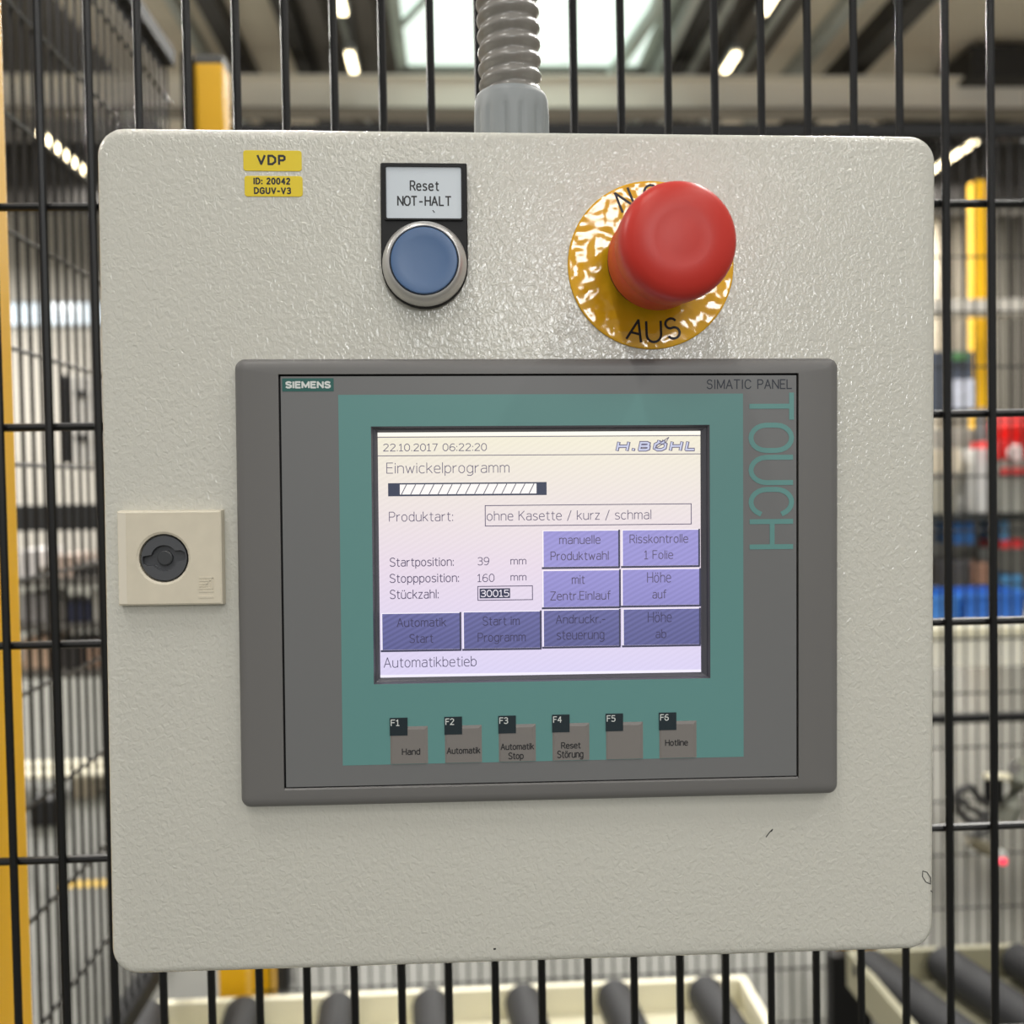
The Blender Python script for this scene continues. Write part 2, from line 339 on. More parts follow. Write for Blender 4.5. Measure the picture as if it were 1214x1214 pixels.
# ---- reset push button
rs = thing('push_button', 'blue reset push button with silver ring under its black legend holder', 'push button', W(-32.5, 0, 95.9), RC)
ax, az = 15.1, 35.1                            # half width, top above the button axis
out = [(ax * math.cos(math.radians(a)), ax * math.sin(math.radians(a))) for a in range(180, 361, 12)] + [(ax - .1, az - .4), (ax - .5, az), (-ax + .5, az), (-ax + .1, az - .4)]
def sc(p, k): return [(x * k, z * k if z < 0 else z - (1 - k) * 15) for x, z in p]
obj('legend_holder', loft([[(x * MM, y * MM, z * MM) for x, z in sc(out, k)] for k, y in ((1, .05), (1, -2.6), (.975, -3.1))]), M['black'], rs, True)
ins = obj('legend_plate', rrloft(-13.1, 13.0, 15.7, 33.7, .6, [(0, -2.9), (0, -3.2), (.15, -3.25)], MM), mat('legend_white', (205, 214, 222), .35), rs)
obj('legend_frame', loft([[(x * MM, y * MM, z * MM) for x, z in rr(-13.7 - i, 13.6 + i, 15.1 - i, 34.2 + i, .6)] for i, y in ((0, -3.0), (0, -3.9), (-.6, -3.9), (-.6, -3.0))], closed=True), M['black'], rs)
stext('Reset', -4.9, 5.3, 25.3, 28.9, -3.3, M['ink'], ins, .48, .2, mono=.52)
stext('NOT-HALT', -9.3, 9.5, 20.1, 23.6, -3.3, M['ink'], ins, .5, .2, mono=.58)
bm = bmesh.new(); ribbon(bm, [(3.0, 18.6), (3.6, 17.9)], .3, -3.3); obj('scratch', bm, M['ink'], ins)
obj('bezel_ring', lathe([(14.5, -2.8), (14.7, -3.2), (14.6, -4.4), (14.0, -6.6), (13.1, -8.4), (12.5, -9.0), (12.0, -9.1), (11.8, -8.9), (11.7, -5)], 64, s=MM), mat('satin_silver', (205, 203, 200), .36, metal=.6), rs, True)
obj('button_cap', lathe([(11.45, -4), (11.45, -9.0), (11.2, -9.5), (10.6, -9.6), (8, -9.3), (4, -9.15), (.05, -9.1)], 64, s=MM), mat('blue_plastic', (74, 106, 150), .38), rs, True)
obj('shadow_gap', lathe([(11.75, -5), (11.75, -8.7), (11.4, -8.7), (11.4, -5)], 64, s=MM, cap0=False, cap1=False), M['gap'], rs)

# ---- emergency stop
ex, ez = 47.5, 96.4
es = thing('emergency_stop_button', 'red mushroom emergency stop button standing out of its yellow disc', 'emergency stop button', W(ex, 0, ez), RC)
ym = mat('glossy_yellow_film', (234, 178, 34), .1, spec=.6, bump=(140, .002, .42, 1))
lp = obj('legend_disc', lathe([(29.6, .05), (29.7, -.4), (29.5, -.7), (29, -.8), (12, -.8)], 72, s=MM), ym, es)
bm = bmesh.new()
for ch, a in (('N', 112), ('O', 90), ('T', 68)):
    t = math.radians(a); glyph(bm, ch, 24.6 * math.cos(t), 24.6 * math.sin(t), 4.9, 7, t - math.pi / 2, .85, -.86)
obj('lettering', bm, M['ink'], lp); bm = bmesh.new()
for ch, a in (('A', 256.5), ('U', 272), ('S', 288.5)):
    t = math.radians(a); glyph(bm, ch, 23.6 * math.cos(t), 23.6 * math.sin(t), 5.2 if ch != 'S' else 4.4, 7.2, t + math.pi / 2, .85, -.86)
obj('lettering', bm, M['ink'], lp)
obj('mounting_collar', lathe([(14.5, -.7), (14.5, -6), (16.5, -6.5), (16.5, -9)], 48, s=MM), M['black'], es, True)
red = mat('red_plastic', (200, 52, 42), .4, spec=.4)
red2 = mat('red_plastic_skirt', (206, 62, 44), .42, spec=.35)
obj('skirt', lathe([(15.5, -6.5), (16.8, -7.2), (17.4, -9), (18.1, -25), (17.8, -27)], 72, s=MM), red2, es, True).rotation_euler = (0, 0, .055)
obj('mushroom_head', lathe([(17.6, -24.5), (18.2, -24.8), (18.6, -26), (19.1, -34), (19.0, -36), (18.5, -38), (17.3, -39.5), (15.4, -40.5), (12.5, -41.2), (9.3, -41.6), (8.8, -41.55), (5, -41.8), (.05, -41.9)], 72, s=MM), red, es, True).rotation_euler = (0, 0, .055)

# ---- cam lock
lk = thing('cam_lock', 'square cream plastic lock cover with a grey double-bit key insert', 'lock', W(-121.2, 0, -5.4), RC)
lk.scale = (1.01, .52, 1.005)
lm_ = mat('lock_cream', (214, 206, 187), .42, var=(160, .035))
lx0, lx1, lz0, lz1 = -17.5, 17.4, -16.2, 16.1
cx, cz, r = -2.2, -.1, 8.3
circ = lambda rad, n=28: [(cx + rad * math.cos(2 * math.pi * i / n - 3 * math.pi / 4), cz + rad * math.sin(2 * math.pi * i / n - 3 * math.pi / 4)) for i in range(n)]
def sqr(i, n=7):
    a, b, c, d = lx0 + i, lx1 - i, lz0 + i, lz1 - i; P = [(a, c), (b, c), (b, d), (a, d)]; o = []
    for k in range(4):
        p, q = P[k], P[(k + 1) % 4]
        for j in range(n): o.append((p[0] + (q[0] - p[0]) * j / n, p[1] + (q[1] - p[1]) * j / n))
    return o
L3 = lambda pts, y: [(x * MM, y * MM, z * MM) for x, z in pts]
obj('lock_cover', loft([L3(sqr(-.3), .05), L3(sqr(0), -7.4), L3(sqr(.5), -8), L3(circ(r + .9), -8), L3(circ(r + .1), -7.2), L3(circ(r), -2)], cap1=False), lm_, lk)
obj('side_rib', box(-17.2 * MM, -14.6 * MM, -8.15 * MM, -7.9 * MM, -15.6 * MM, 15.6 * MM), mat('lock_cream_light', (222, 215, 199), .4), lk)
dk = mat('lock_insert_grey', (78, 80, 84), .35)
ring_o = circ(7.7, 36)
def slot(n=36):
    o = []
    for i in range(n):
        t = 2 * math.pi * i / n - 3 * math.pi / 4; tt = t - math.radians(9)
        rad = 4.5
        if abs(math.sin(tt)) < .30: rad = min(7.35, 1.75 / max(abs(math.sin(tt)), .2376))
        o.append((cx + rad * math.cos(t), cz + rad * math.sin(t)))
    return o
obj('lock_insert', loft([L3(ring_o, -2), L3(ring_o, -6.6), L3(slot(), -6.6), L3(slot(), -2.2)], cap0=True), dk, lk)
obj('key_bit', lathe([(2.6, -2.2), (2.6, -5.0), (2.2, -5.4)], 20, s=MM, c=(cx, cz)), mat('lock_pin', (58, 60, 63), .4), lk, True)
bm = bmesh.new()
for a, b, c, d in ((9.6, 14.6, -7.2, -6.7), (9.6, 13.6, -8.2, -7.8), (9.6, 12.6, -9.2, -8.8), (9.6, 12.0, -10.1, -9.7), (9.6, 14.6, -10.9, -10.5), (9.6, 14.6, -11.9, -11.4), (9.6, 14.7, -13.9, -13.2), (14.1, 14.5, -10.6, -7.0), (13.2, 13.6, -10.2, -8.0), (12.2, 12.6, -10.0, -9.0)):
    bx(bm, a * MM, b * MM, -8.35 * MM, -7.95 * MM, c * MM, d * MM)
obj('embossed_emblem', bm, lm_, lk)

# ---- operator panel
pn = thing('operator_panel', 'grey touch operator panel with teal field, lit screen and six function keys', 'operator panel', W(0, 0, 0), RC)
PX0, PX1, PZ0, PZ1 = -98.3, 113.8, -93.1, 63.1
IX0, IX1, IZ0, IZ1 = -83.1, 99.0, -86.8, 57.6
R_ = lambda x0, x1, z0, z1, r, y: [(x * MM, y * MM, z * MM) for x, z in rr(x0, x1, z0, z1, r)]
bl = [R_(PX0 + i, PX1 - i, PZ0 + i, PZ1 - i, 3.5 - i * .7, y) for i, y in ((0, .05), (0, -2.6), (.25, -3.9), (.9, -4.8), (2.0, -5.4), (3.4, -5.6))]
bl += [R_(IX0, IX1, IZ0, IZ1, .3, -5.6), R_(IX0 + .05, IX1 - .05, IZ0 + .5, IZ1 - .05, .3, -5.15), R_(IX0 + .05, IX1 - .05, IZ0 + .55, IZ1 - .05, .3, -4.4)]
obj('bezel', loft(bl, cap1=False), M['bezel'], pn, True)
obj('backing_plate', box((IX0 - .5) * MM, (IX1 + .5) * MM, -2.2 * MM, -2.0 * MM, (IZ0 - .5) * MM, (IZ1 + .5) * MM), M['gap'], pn)
SX0, SX1, SZ0, SZ1 = -51.6, 67.2, -50.3, 39.5
g = .75
fo = [R_(IX0 + g, IX1 - g, IZ0 + 1.0, IZ1 - g, 0, -2.3), R_(IX0 + g, IX1 - g, IZ0 + 1.0, IZ1 - g, 0, -5.3), R_(SX0, SX1, SZ0, SZ1, 0, -5.3), R_(SX0, SX1, SZ0, SZ1, 0, -2.3)]
obj('front_foil', loft(fo, closed=True), M['foil'], pn)
def ringplate(o, i, y, t=.06):
    return loft([R_(*o, 0, y), R_(*o, 0, y - t), R_(*i, 0, y - t), R_(*i, 0, y)], closed=True)
# teal field: notched at the bottom by the six key pockets -> ring + toothed strip
KX = [(-46.1, -33.0), (-27.05, -14.1), (-8.15, 4.9), (10.8, 23.85), (29.8, 42.95), (48.8, 62.1)]
obj('teal_field', ringplate((-62.7, 79.1, -78.6, 50.45), (SX0, SX1, SZ0, SZ1), -5.3), M['teal'], pn)
obj('screen_frame', loft([R_(SX0, SX1, SZ0, SZ1, 0, -5.28), R_(SX0 + .5, SX1 - .6, SZ0 + .4, SZ1 - .6, 0, -4.6), R_(SX0 + .6, SX1 - .8, SZ0 + .5, SZ1 - .7, 0, -3.6), R_(SX0 + 1.3, SX1 - 1.6, SZ0 + .9, SZ1 - 1.3, 0, -3.4), R_(SX0 + 2.1, SX1 - 2.7, SZ0 + 1.8, SZ1 - 2.0, 0, -2.5)], False, False), M['scrframe'], pn)
obj('brand_plate', box(-81.8 * MM, -64.2 * MM, -5.4 * MM, -5.28 * MM, 51.7 * MM, 56.2 * MM), M['darkteal'], pn)
stext('SIEMENS', -80.7, -65.2, 52.7, 55.2, -5.45, M['white'], pn, .62, .26)
obj('lettering', strokes('SIMATIC PANEL', 66.3, 96.5, 52.2, 55.3, .38, -5.36), M['navyink'], pn)
bm = strokes('TOUCH', 0, 54, 0, 14.6, 1.75, 0, .27)
for v in bm.verts: v.co = (81.9 * MM + v.co.z, -5.40 * MM + v.co.y, 50.2 * MM - v.co.x)
# first letter's bar meets the panel edge like the print does
obj('lettering', bm, M['tealtext'], pn, label='tall teal letters running down the right side')
scr = obj('screen', box(-49.6 * MM, 64.6 * MM, -2.52 * MM, -2.3 * MM, -48.6 * MM, 37.6 * MM), M['scr'], pn)
def flat(name, x0, x1, z0, z1, m, y, parent): return obj(name, box(x0 * MM, x1 * MM, (y - .02) * MM, y * MM, z0 * MM, z1 * MM), m, parent)
for z in (35.95, 29.45): flat('screen_line', -49.6, 64.6, z - .22, z + .05, M['scrink'], -2.52, scr)
flat('screen_line', -49.6, 64.6, 36.2, 37.5, M['scrwhite'], -2.52, scr)
flat('screen_line', -49.6, 64.6, -48.6, -47.6, M['scrwhite'], -2.52, scr)
TH = -.017
def st(s, x0, x1, z0, z1, m='scrink', b=TH, p=None, y=-2.56): return stext(s, x0, x1, z0, z1, y, M[m], p or scr, .27 if b != -.012 else .31)
st('22.10.2017 06:22:20', -47.7, -11.4, 30.9, 33.6)
st('Einwickelprogramm', -46.6, -3.5, 22.2, 27.0, b=-.024)
st('Produktart:', -45.9, -23.5, 6.3, 9.8)
st('Startposition:', -45.8, -23.4, -10.3, -6.3, b=-.012)
st('Stoppposition:', -45.9, -21.6, -16.0, -12.0, b=-.012)
st('Stückzahl:', -45.9, -28.8, -20.9, -17.6, b=-.012)
st('39', -15.0, -10.9, -9.4, -6.5); st('mm', -3.4, 2.2, -9.3, -7.3)
st('160', -15.1, -9.1, -15.3, -12.4); st('mm', -3.4, 2.2, -15.0, -13.0)
st('Automatikbetieb', -48.3, -15.7, -45.1, -41.4)
# company logo: outlined slanted letters with a pencil stroke
for m_, st_, y in (('scrink', 1.25, -2.55), ('scrlogo', .62, -2.58)):
    k_ = (1.25 - st_) / 2; stext('H.B\u00d6HL', 34.0 + k_, 62.6 - k_, 30.3 + k_, 34.6 - k_, y, M[m_], scr, st_, .34, .22, 'screen_logo')
bm = bmesh.new(); ribbon(bm, [(48.2, 31.4), (49.4, 32.9), (53.2, 35.3), (52.2, 33.6), (48.6, 31.5)], .28, -2.6); obj('screen_logo', bm, M['scrink'], scr)
# progress bar
flat('progress_bar', -46.1, 9.6, 15.2, 19.8, M['scrdark'], -2.53, scr)
flat('progress_bar', -42.0, 6.0, 15.8, 19.3, M['scrwhite'], -2.56, scr)
bm = bmesh.new()
for i in range(15): ribbon(bm, [(-41.4 + i * 3.2, 15.9), (-39.7 + i * 3.2, 19.2)], .28, -2.6)
obj('progress_hatching', bm, M['scrdark'], scr)
def fr(x0, x1, z0, z1, m, wd=.28, y=-2.53): return obj('field_frame', loft([R_(x0, x1, z0, z1, 0, y), R_(x0, x1, z0, z1, 0, y - .02), R_(x0 + wd, x1 - wd, z0 + wd, z1 - wd, 0, y - .02), R_(x0 + wd, x1 - wd, z0 + wd, z1 - wd, 0, y)], closed=True), M[m], scr)
fr(-12.3, 61.3, 4.3, 11.8, 'scrink', .3); fr(-15.15, 4.45, -21.9, -16.7, 'scrink', .3)
flat('input_highlight', -14.4, -3.6, -21.1, -17.6, M['scrdark'], -2.53, scr)
st('30015', -14.0, -4.0, -20.6, -18.1, 'scrwhite', -.01, None, -2.58)
st('ohne Kasette / kurz / schmal', -11.6, 46.8, 5.9, 9.8, b=-.02)
BT = [((8.0, 35.0, -10.25, 2.7), 'manuelle', (13.9, 28.6), 'Produktwahl', (10.8, 31.5), 0), ((36.2, 63.7, -10.2, 2.7), 'Risskontrolle', (39.0, 60.0), '1 Folie', (44.2, 54.6), 0),
      ((7.9, 35.2, -24.5, -11.4), 'mit', (18.3, 23.0), 'Zentr.Einlauf', (10.6, 32.2), 0), ((36.1, 64.0, -24.3, -11.3), 'Höhe', (45.2, 53.8), 'auf', (47.1, 52.2), 0),
      ((-49.0, -21.5, -38.8, -25.8), 'Automatik', (-43.6, -26.2), 'Start', (-39.2, -30.8), 1), ((-20.4, 6.9, -38.8, -25.65), 'Start im', (-13.4, -.3), 'Programm', (-15.2, 1.8), 1),
      ((7.9, 35.1, -38.5, -25.45), 'Andruckr.-', (12.5, 30.2), 'steuerung', (12.8, 29.8), 1), ((36.4, 63.9, -38.5, -25.45), 'Höhe', (45.4, 54.0), 'ab', (48.2, 52.0), 1)]
for (a, b, c, d), s1, x1_, s2, x2_, lo in BT:
    bt = flat('touch_button', a, b, c, d, M['scrbtn_dark' if lo else 'scrbtn'], -2.53, pn)
    def edge(x0, x1, z0, z1, m): obj('button_edge', box(x0 * MM, x1 * MM, -2.58 * MM, -2.55 * MM, z0 * MM, z1 * MM), M[m], bt)
    edge(a, b, d - .3, d, 'scrwhite'); edge(a, a + .35, c, d, 'scrwhite')
    edge(a - .3, b + .5, c - .75, c - .05, 'scrdark'); edge(b - .05, b + .6, c - .3, d, 'scrdark')
    mid = (c + d) / 2
    for s, (q, p_), top in ((s1, x1_, 1), (s2, x2_, 0)):
        zz = mid + (4.1 if top else -1.6)
        asc = .6 if any(ch in s for ch in 'ö') else 0
        lowx = s in ('Produktwahl', 'Zentr.Einlauf', '1 Folie', 'Programm', 'steuerung', 'Start', 'auf', 'ab')
        dn = .9 if any(ch in s for ch in 'gp') else 0
        h = 3.2 if any(ch in s for ch in 'bdfhklPRHASZFt1i') else 2.4
        stext(s, q, p_, zz - 2.6 - dn, zz - 2.6 + h + asc, -2.6, M['scrink' if not lo else 'scrink_dark'], bt, .3)
# function keys
for i, (a, b) in enumerate(KX):
    s2 = [['Hand'], ['Automatik'], ['Automatik', 'Stop'], ['Reset', 'Störung'], [], ['Hotline']][i]
    ky = obj('function_key', loft([R_(a, b, -78.45, -65.3, 0, -5.3), R_(a, b, -78.45, -65.3, 0, -5.42), R_(a + .7, b - 1.1, -78.4, -66.4, 0, -5.62)]), M['key'], pn)
    obj('key_rim', ringplate((a + .05, b - .05, -78.4, -65.35), (a + .5, b - .9, -78.2, -66.2), -5.41, .03), M['keyedge'], ky)
    obj('key_number_plate', box((a - .1) * MM, (a + 6.05) * MM, -5.75 * MM, -5.3 * MM, -68.4 * MM, -62.2 * MM), M['keylabel'], ky)
    stext('F%d' % (i + 1), a + .25, a + 3.3, -65.0, -62.7, -5.8, M['white'], ky, .3)
    for j, s in enumerate(s2):
        n = {'Hand': (4.0, 10.4), 'Automatik': (.6, 12.4), 'Stop': (3.3, 8.7), 'Reset': (3.0, 10.0), 'Störung': (1.6, 10.9), 'Hotline': (2.0, 10.2)}[s]
        zz = (-75.3 if len(s2) == 1 else (-74.3, -77.5)[j]) + (1.2 if s == 'Hotline' else 0)
        stext(s, a + n[0], a + n[1], zz - (.7 if s in ('Stop', 'Störung') else 0), zz + 2.35 + (.25 if s == 'Störung' else 0), -5.68, M['ink'], ky, .33)

# ---- conduit and gland
gl = thing('conduit_gland', 'grey fluted plastic gland nut where the hose enters the cabinet top', 'gland nut', W(.5, 40, 143.3), RC)
NF = 96; loops = []
for h, rb, fl in ((0, 14.4, .5), (1, 14.7, .7), (18, 14.7, .7), (20, 14.6, .3), (21, 14.5, 0), (25, 14.2, 0), (27, 13.4, 0), (27.6, 12.6, 0)):
    loops.append([((rb - fl * (1 if math.cos(14 * t) > .45 else 0)) * math.cos(t) * MM, (rb - fl * (1 if math.cos(14 * t) > .45 else 0)) * math.sin(t) * MM, h * MM) for t in [2 * math.pi * i / NF for i in range(NF)]])
obj('nut', loft(loops), M['nut'], gl, True)
co = thing('corrugated_conduit', 'grey spiral corrugated cable hose rising from the cabinet', 'cable conduit', W(.5, 40, 165))
bm = bmesh.new(); n = 40; p = 6.3; H = 620; step = p / 12; rows = int(H / step); prev = None
for j in range(rows + 1):
    h = j * step; cur = []
    cxo = -.9 * (h / 40) + (.2 * (h / 40) ** 2 if h < 100 else 0) * 0
    for i in range(n):
        t = 2 * math.pi * i / n
        ph = (h / p - t / (2 * math.pi)) % 1.0
        rad = 10.9 + 1.45 * (0.5 + .5 * math.cos(2 * math.pi * ph)) ** .8
        cur.append(bm.verts.new(((rad * math.cos(t) + cxo) * MM, rad * math.sin(t) * MM, h * MM)))
    if prev:
        for i in range(n): bm.faces.new((prev[i], prev[(i + 1) % n], cur[(i + 1) % n], cur[i]))
    prev = cur
obj('hose', bm, M['conduit'], co, True)

# ================================================================ FENCES
def wire_z(L, r): return lathe([(r, 0), (r, L)], 8, axis='z')
def wire_x(L, r): return lathe([(r, 0), (r, L)], 8, axis='x')
def wire_y(L, r): return lathe([(r, 0), (r, L)], 8, axis='y')
def fence(name, label, axis, pos, a0, a1, off, zt, zb, zrow, r=.0019, rails=True, rail_t=.02, skip=None):
    t = thing(name, label, 'fence', (0, 0, 0), group=None)
    n = 0; src = None; a = off
    while a < a0: a += .022
    while a < a1:
        if src is None: src = obj('wire', wire_z(zt - zb, r), M['black_wire'], t, True); w_ = src
        else: w_ = dup(src, t)
        w_.location = (a, pos, zb) if axis == 'x' else (pos, a, zb); a += .022
    src = None; z = zrow
    while z > zb + .04: z -= .1
    while z < zb: z += .1
    while z < zt - .01:
        if src is None: src = obj('cross_wire', (wire_x if axis == 'x' else wire_y)(a1 - a0, r), M['black_wire'], t, True); w_ = src
        else: w_ = dup(src, t)
        w_.location = (a0, pos + r * 1.8, z) if axis == 'x' else (pos + r * 1.8, a0, z); z += .1
    if rails:
        for zz in (zt, zb - rail_t):
            b = box(a0, a1, pos - rail_t / 2, pos + rail_t / 2, zz, zz + rail_t, .001) if axis == 'x' else box(pos - rail_t / 2, pos + rail_t / 2, a0, a1, zz, zz + rail_t, .001)
            obj('rail', b, M['black'], t)
    return t
def post(label, x0, x1, y0, y1, zt, cap=M['black'], group=None, zb=0):
    cx, cy = (x0 + x1) / 2, (y0 + y1) / 2
    t = thing('fence_post', label, 'post', (cx, cy, zb)); a, b = (x1 - x0) / 2, (y1 - y0) / 2
    obj('post_tube', box(-a, a, -b, b, .008, zt - zb - .012, .003), M['yellow'], t)
    obj('post_cap', box(-a, a, -b, b, zt - zb - .012, zt - zb, .002), cap, t)
    obj('base_plate', box(-a - .03, a + .03, -b - .03, b + .03, 0, .008, .001), M['yellow'], t)
    return t
FY = .1120
fence('mesh_fence', 'near black wire mesh fence panel carrying the grey cabinet', 'x', FY, -.36, .80, -.2066 - .022 * 8, 2.16, .10, Z0 + .1491 - 1.4)
xr = at(12, 130, .535).x - .0048
post('yellow fence post behind the near mesh at the left edge', xr - .06, xr, FY + .012, FY + .072, 2.2)
post('yellow fence post at the right end of the near mesh', .76, .82, FY + .014, FY + .074, 2.2)
SX = CAMP.x - .386
YB = CAMP.y + 1.8
fence('mesh_fence', 'black mesh fence running away on the left behind the yellow post', 'y', SX, CAMP.y + .62, CAMP.y + 1.405, CAMP.y + .63, 1.5 + .575, 1.5 - .575, 1.5 + .525 - .0, rail_t=.022)
pl = at(231, 100, 1.41); pr = at(264.5, 100, 1.41); zt = at(247, 64, 1.41).z
pst = post('yellow fence post with dark cap where the left mesh ends', pl.x, pr.x, CAMP.y + 1.41, CAMP.y + 1.45, zt, mat('grey_cap', (84, 84, 82), .5))
br = at(222, 100, 1.40)
bm = box(pl.x - .014, pl.x, CAMP.y + 1.39, CAMP.y + 1.44, .9, zt - .006, .002)
bmesh.ops.translate(bm, verts=bm.verts, vec=(-(pl.x + pr.x) / 2, -(CAMP.y + 1.43), 0)); obj('bracket', bm, M['black'], pst)
fence('mesh_fence', 'rear black mesh fence behind the roller conveyors', 'x', YB, SX, CAMP.x + 1.35, SX + .01, at(1100, 163, 1.8).z, .12, at(1150, 950, 1.8).z, r=.0019)
post('yellow corner post of the rear mesh, low behind the left conveyor', SX - .03, SX + .03, YB + .014, YB + .06, at(1012, 157, 1.8).z)
a = at(993, 150, 1.82); b = at(1031, 150, 1.82)
post('yellow rear fence post just peeking over the cabinet top', a.x, b.x, YB + .014, YB + .07, at(1012, 146, 1.82).z)
q = at(1000, 1122, 1.78)
tag(obj('cable_duct', box(q.x - .036, q.x + .036, YB - .06, YB - .026, 0, q.z, .002), M['black']), 'black upright cable duct between the two roller conveyors', 'cable duct')
cb = at(1150, 852, 1.78)
tag(obj('cross_bar', box(b.x, CAMP.x + 1.35, YB - .022, YB - .004, cb.z - .008, cb.z + .008, .002), M['black']), 'black cross bar on the rear mesh right of the cabinet', 'bar')

# ================================================================ CONVEYORS
def conveyor(label, x0, x1, y0, y1, ztop, pitch, rad, first, yaw, m):
    depth = rad * 2 - .012 + .001
    t = thing('roller_conveyor', label, 'conveyor', ((x0 + x1) / 2, (y0 + y1) / 2, 0))
    cx, cy = (x0 + x1) / 2, (y0 + y1) / 2
    obj('tray', box(x0 - cx, x1 - cx, y0 - cy, y1 - cy, ztop - depth - .01, ztop - depth, .002), m, t)
    for a_, b_ in ((y0 - cy, y0 - cy + .012), (y1 - cy - .012, y1 - cy)): obj('side_plate', box(x0 - cx, x1 - cx, a_, b_, ztop - depth - .002, ztop, .002), m, t)
    for a_ in (x0 - cx, x1 - cx - .012): obj('end_plate', box(a_, a_ + .012, y0 - cy + .012, y1 - cy - .012, ztop - depth - .002, ztop, .002), m, t)
    for sx_ in (x0 - cx + .03, x1 - cx - .07):
        for sy_ in (y0 - cy + .02, y1 - cy - .06): obj('leg', box(sx_, sx_ + .04, sy_, sy_ + .04, 0, ztop - depth - .01, .002), M['steel'], t)
    L = (y1 - y0) - .036
    src = None; x = first
    while x < x1 - .02:
        if src is None:
            src = obj('roller', lathe([(rad * .5, -L / 2), (rad * .93, -L / 2), (rad, -L / 2 + .006), (rad, L / 2 - .006), (rad * .93, L / 2), (rad * .5, L / 2)], 28, axis='y'), M['roller'], t, True)
            src.rotation_euler = (0, 0, yaw); r_ = src
        else: r_ = dup(src, t)
        r_.location = (x - cx, 0, ztop - rad + .012); x += pitch
    return t
zc = at(520, 1171, 1.33).z
c0 = at(150, 1185, 1.33); c1 = at(884, 1160, 1.33)
f0 = at(171, 1195, 1.29).x + .017
conveyor('cream roller conveyor with dark rollers below the cabinet', c0.x, c1.x, CAMP.y + .80, CAMP.y + 1.33, zc, .1215, .0245, f0, math.radians(4.2), M['cream'])
c2 = at(1003, 1126, 1.47)
conveyor('olive roller conveyor with thick dark rollers at lower right', c2.x, c2.x + .75, CAMP.y + 1.0, CAMP.y + 1.47, c2.z, .113, .028, at(1035, 1140, 1.44).x + .037, math.radians(11), M['olive'])
# gripper hanging in the cell
def P(u, v, D=1.68): return tuple(at(u, v, D))
gr = thing('robot_gripper', 'blurred metal gripper with black hoses and a red lamp behind the fence', 'gripper', P(1175, 960))
o0 = Vector(P(1175, 960))
def loc(pts): return [Vector(P(*q)) - o0 for q in pts]
def smooth_(pts, n=5):
    o = []
    for i in range(len(pts) - 1):
        p0, p1, p2, p3 = pts[max(i - 1, 0)], pts[i], pts[i + 1], pts[min(i + 2, len(pts) - 1)]
        for k in range(n):
            t = k / n; o.append(.5 * ((2 * p1) + (p2 - p0) * t + (2 * p0 - 5 * p1 + 4 * p2 - p3) * t * t + (3 * p1 - p0 - 3 * p2 + p3) * t ** 3))
    return o + [pts[-1]]
rub = mat('hose_rubber', (58, 58, 58), .5)
obj('hose', tube(smooth_(loc([(1172, 955), (1160, 945), (1150, 933), (1138, 938), (1134, 950), (1142, 968), (1160, 975), (1172, 962)])), .0065), rub, gr, True)
obj('hose', tube(smooth_(loc([(1136, 945), (1150, 958), (1168, 968), (1172, 985), (1160, 990)])), .005), rub, gr, True)
obj('gripper_body', tube(loc([(1178, 922), (1178, 950)]), .018, 4), M['black'], gr)
obj('gripper_plate', tube(loc([(1168, 921), (1198, 921)]), .007, 6), M['cream'], gr)
obj('gripper_arm', tube(loc([(1222, 905), (1206, 925), (1198, 955), (1190, 975)]), .02, 8), mat('gripper_metal', (126, 128, 118), .4, metal=.4), gr, True)
obj('gripper_arm', tube(loc([(1206, 905), (1202, 918)]), .012, 8), M['steel'], gr, True)
obj('gripper_finger', tube(loc([(1150, 994), (1162, 1003), (1180, 1010)]), .011, 8), mat('finger_metal', (118, 112, 92), .45), gr, True)
obj('gripper_finger', tube(loc([(1162, 978), (1158, 990), (1152, 996)]), .009, 8), rub, gr, True)
obj('signal_lamp', lathe([(.001, .008), (.006, .006), (.007, 0), (.006, -.006), (.001, -.008)], 16, c=(0, 0)), mat('lamp_red', (220, 30, 50), .4, emit=(255, 60, 90), estr=1.2), gr, True).location = Vector(P(1188, 1020)) - o0
obj('lamp_socket', lathe([(.008, .006), (.008, -.004)], 16), M['white'], gr, True).location = Vector(P(1187, 1013)) - o0

# ================================================================ HALL
def structure(o): o['kind'] = 'structure'; return o
fl = mat('floor_grey', (88, 88, 81), .45, var=(.8, .06))
structure(obj('floor', box(-14, 16, -18, CAMP.y + 20, -.05, 0), fl))
YW = CAMP.y + 20
structure(obj('wall_back', box(-14, 16, YW, YW + .2, 0, 7.6), mat('wall_light', (204, 199, 189), .8, var=(.5, .05))))
structure(obj('wall_left', box(-14.2, -14, 4, YW, 0, 7.6), mat('wall_left_light', (206, 204, 198), .8)))
structure(obj('wall_right', box(16, 16.2, 4, YW, 0, 7.6), mat('wall_right_light', (176, 166, 150), .8)))
w2 = structure(thing('window_2', None, None, (-8.0, YW - .02, 0)))
zb_ = at(70, 385, 20).z; zt2 = at(70, 360, 20).z
gl2 = mat('window_glass', (210, 222, 232), .2, emit=(200, 212, 220), estr=.75); wf = mat('window_profile', (170, 172, 172), .5)
for k in range(8): obj('pane', box(-2.6 + k * .85, -1.8 + k * .85, -.02, -.01, zb_, zt2), gl2, w2)
obj('window_frame', box(-2.65, 4.2, -.05, 0, zb_ - .06, zb_), wf, w2); obj('window_frame', box(-2.65, 4.2, -.05, 0, zt2, zt2 + .06), wf, w2)
ZC = 1.5 + 5.6
ce = structure(thing('ceiling', None, None, (0, 0, ZC)))
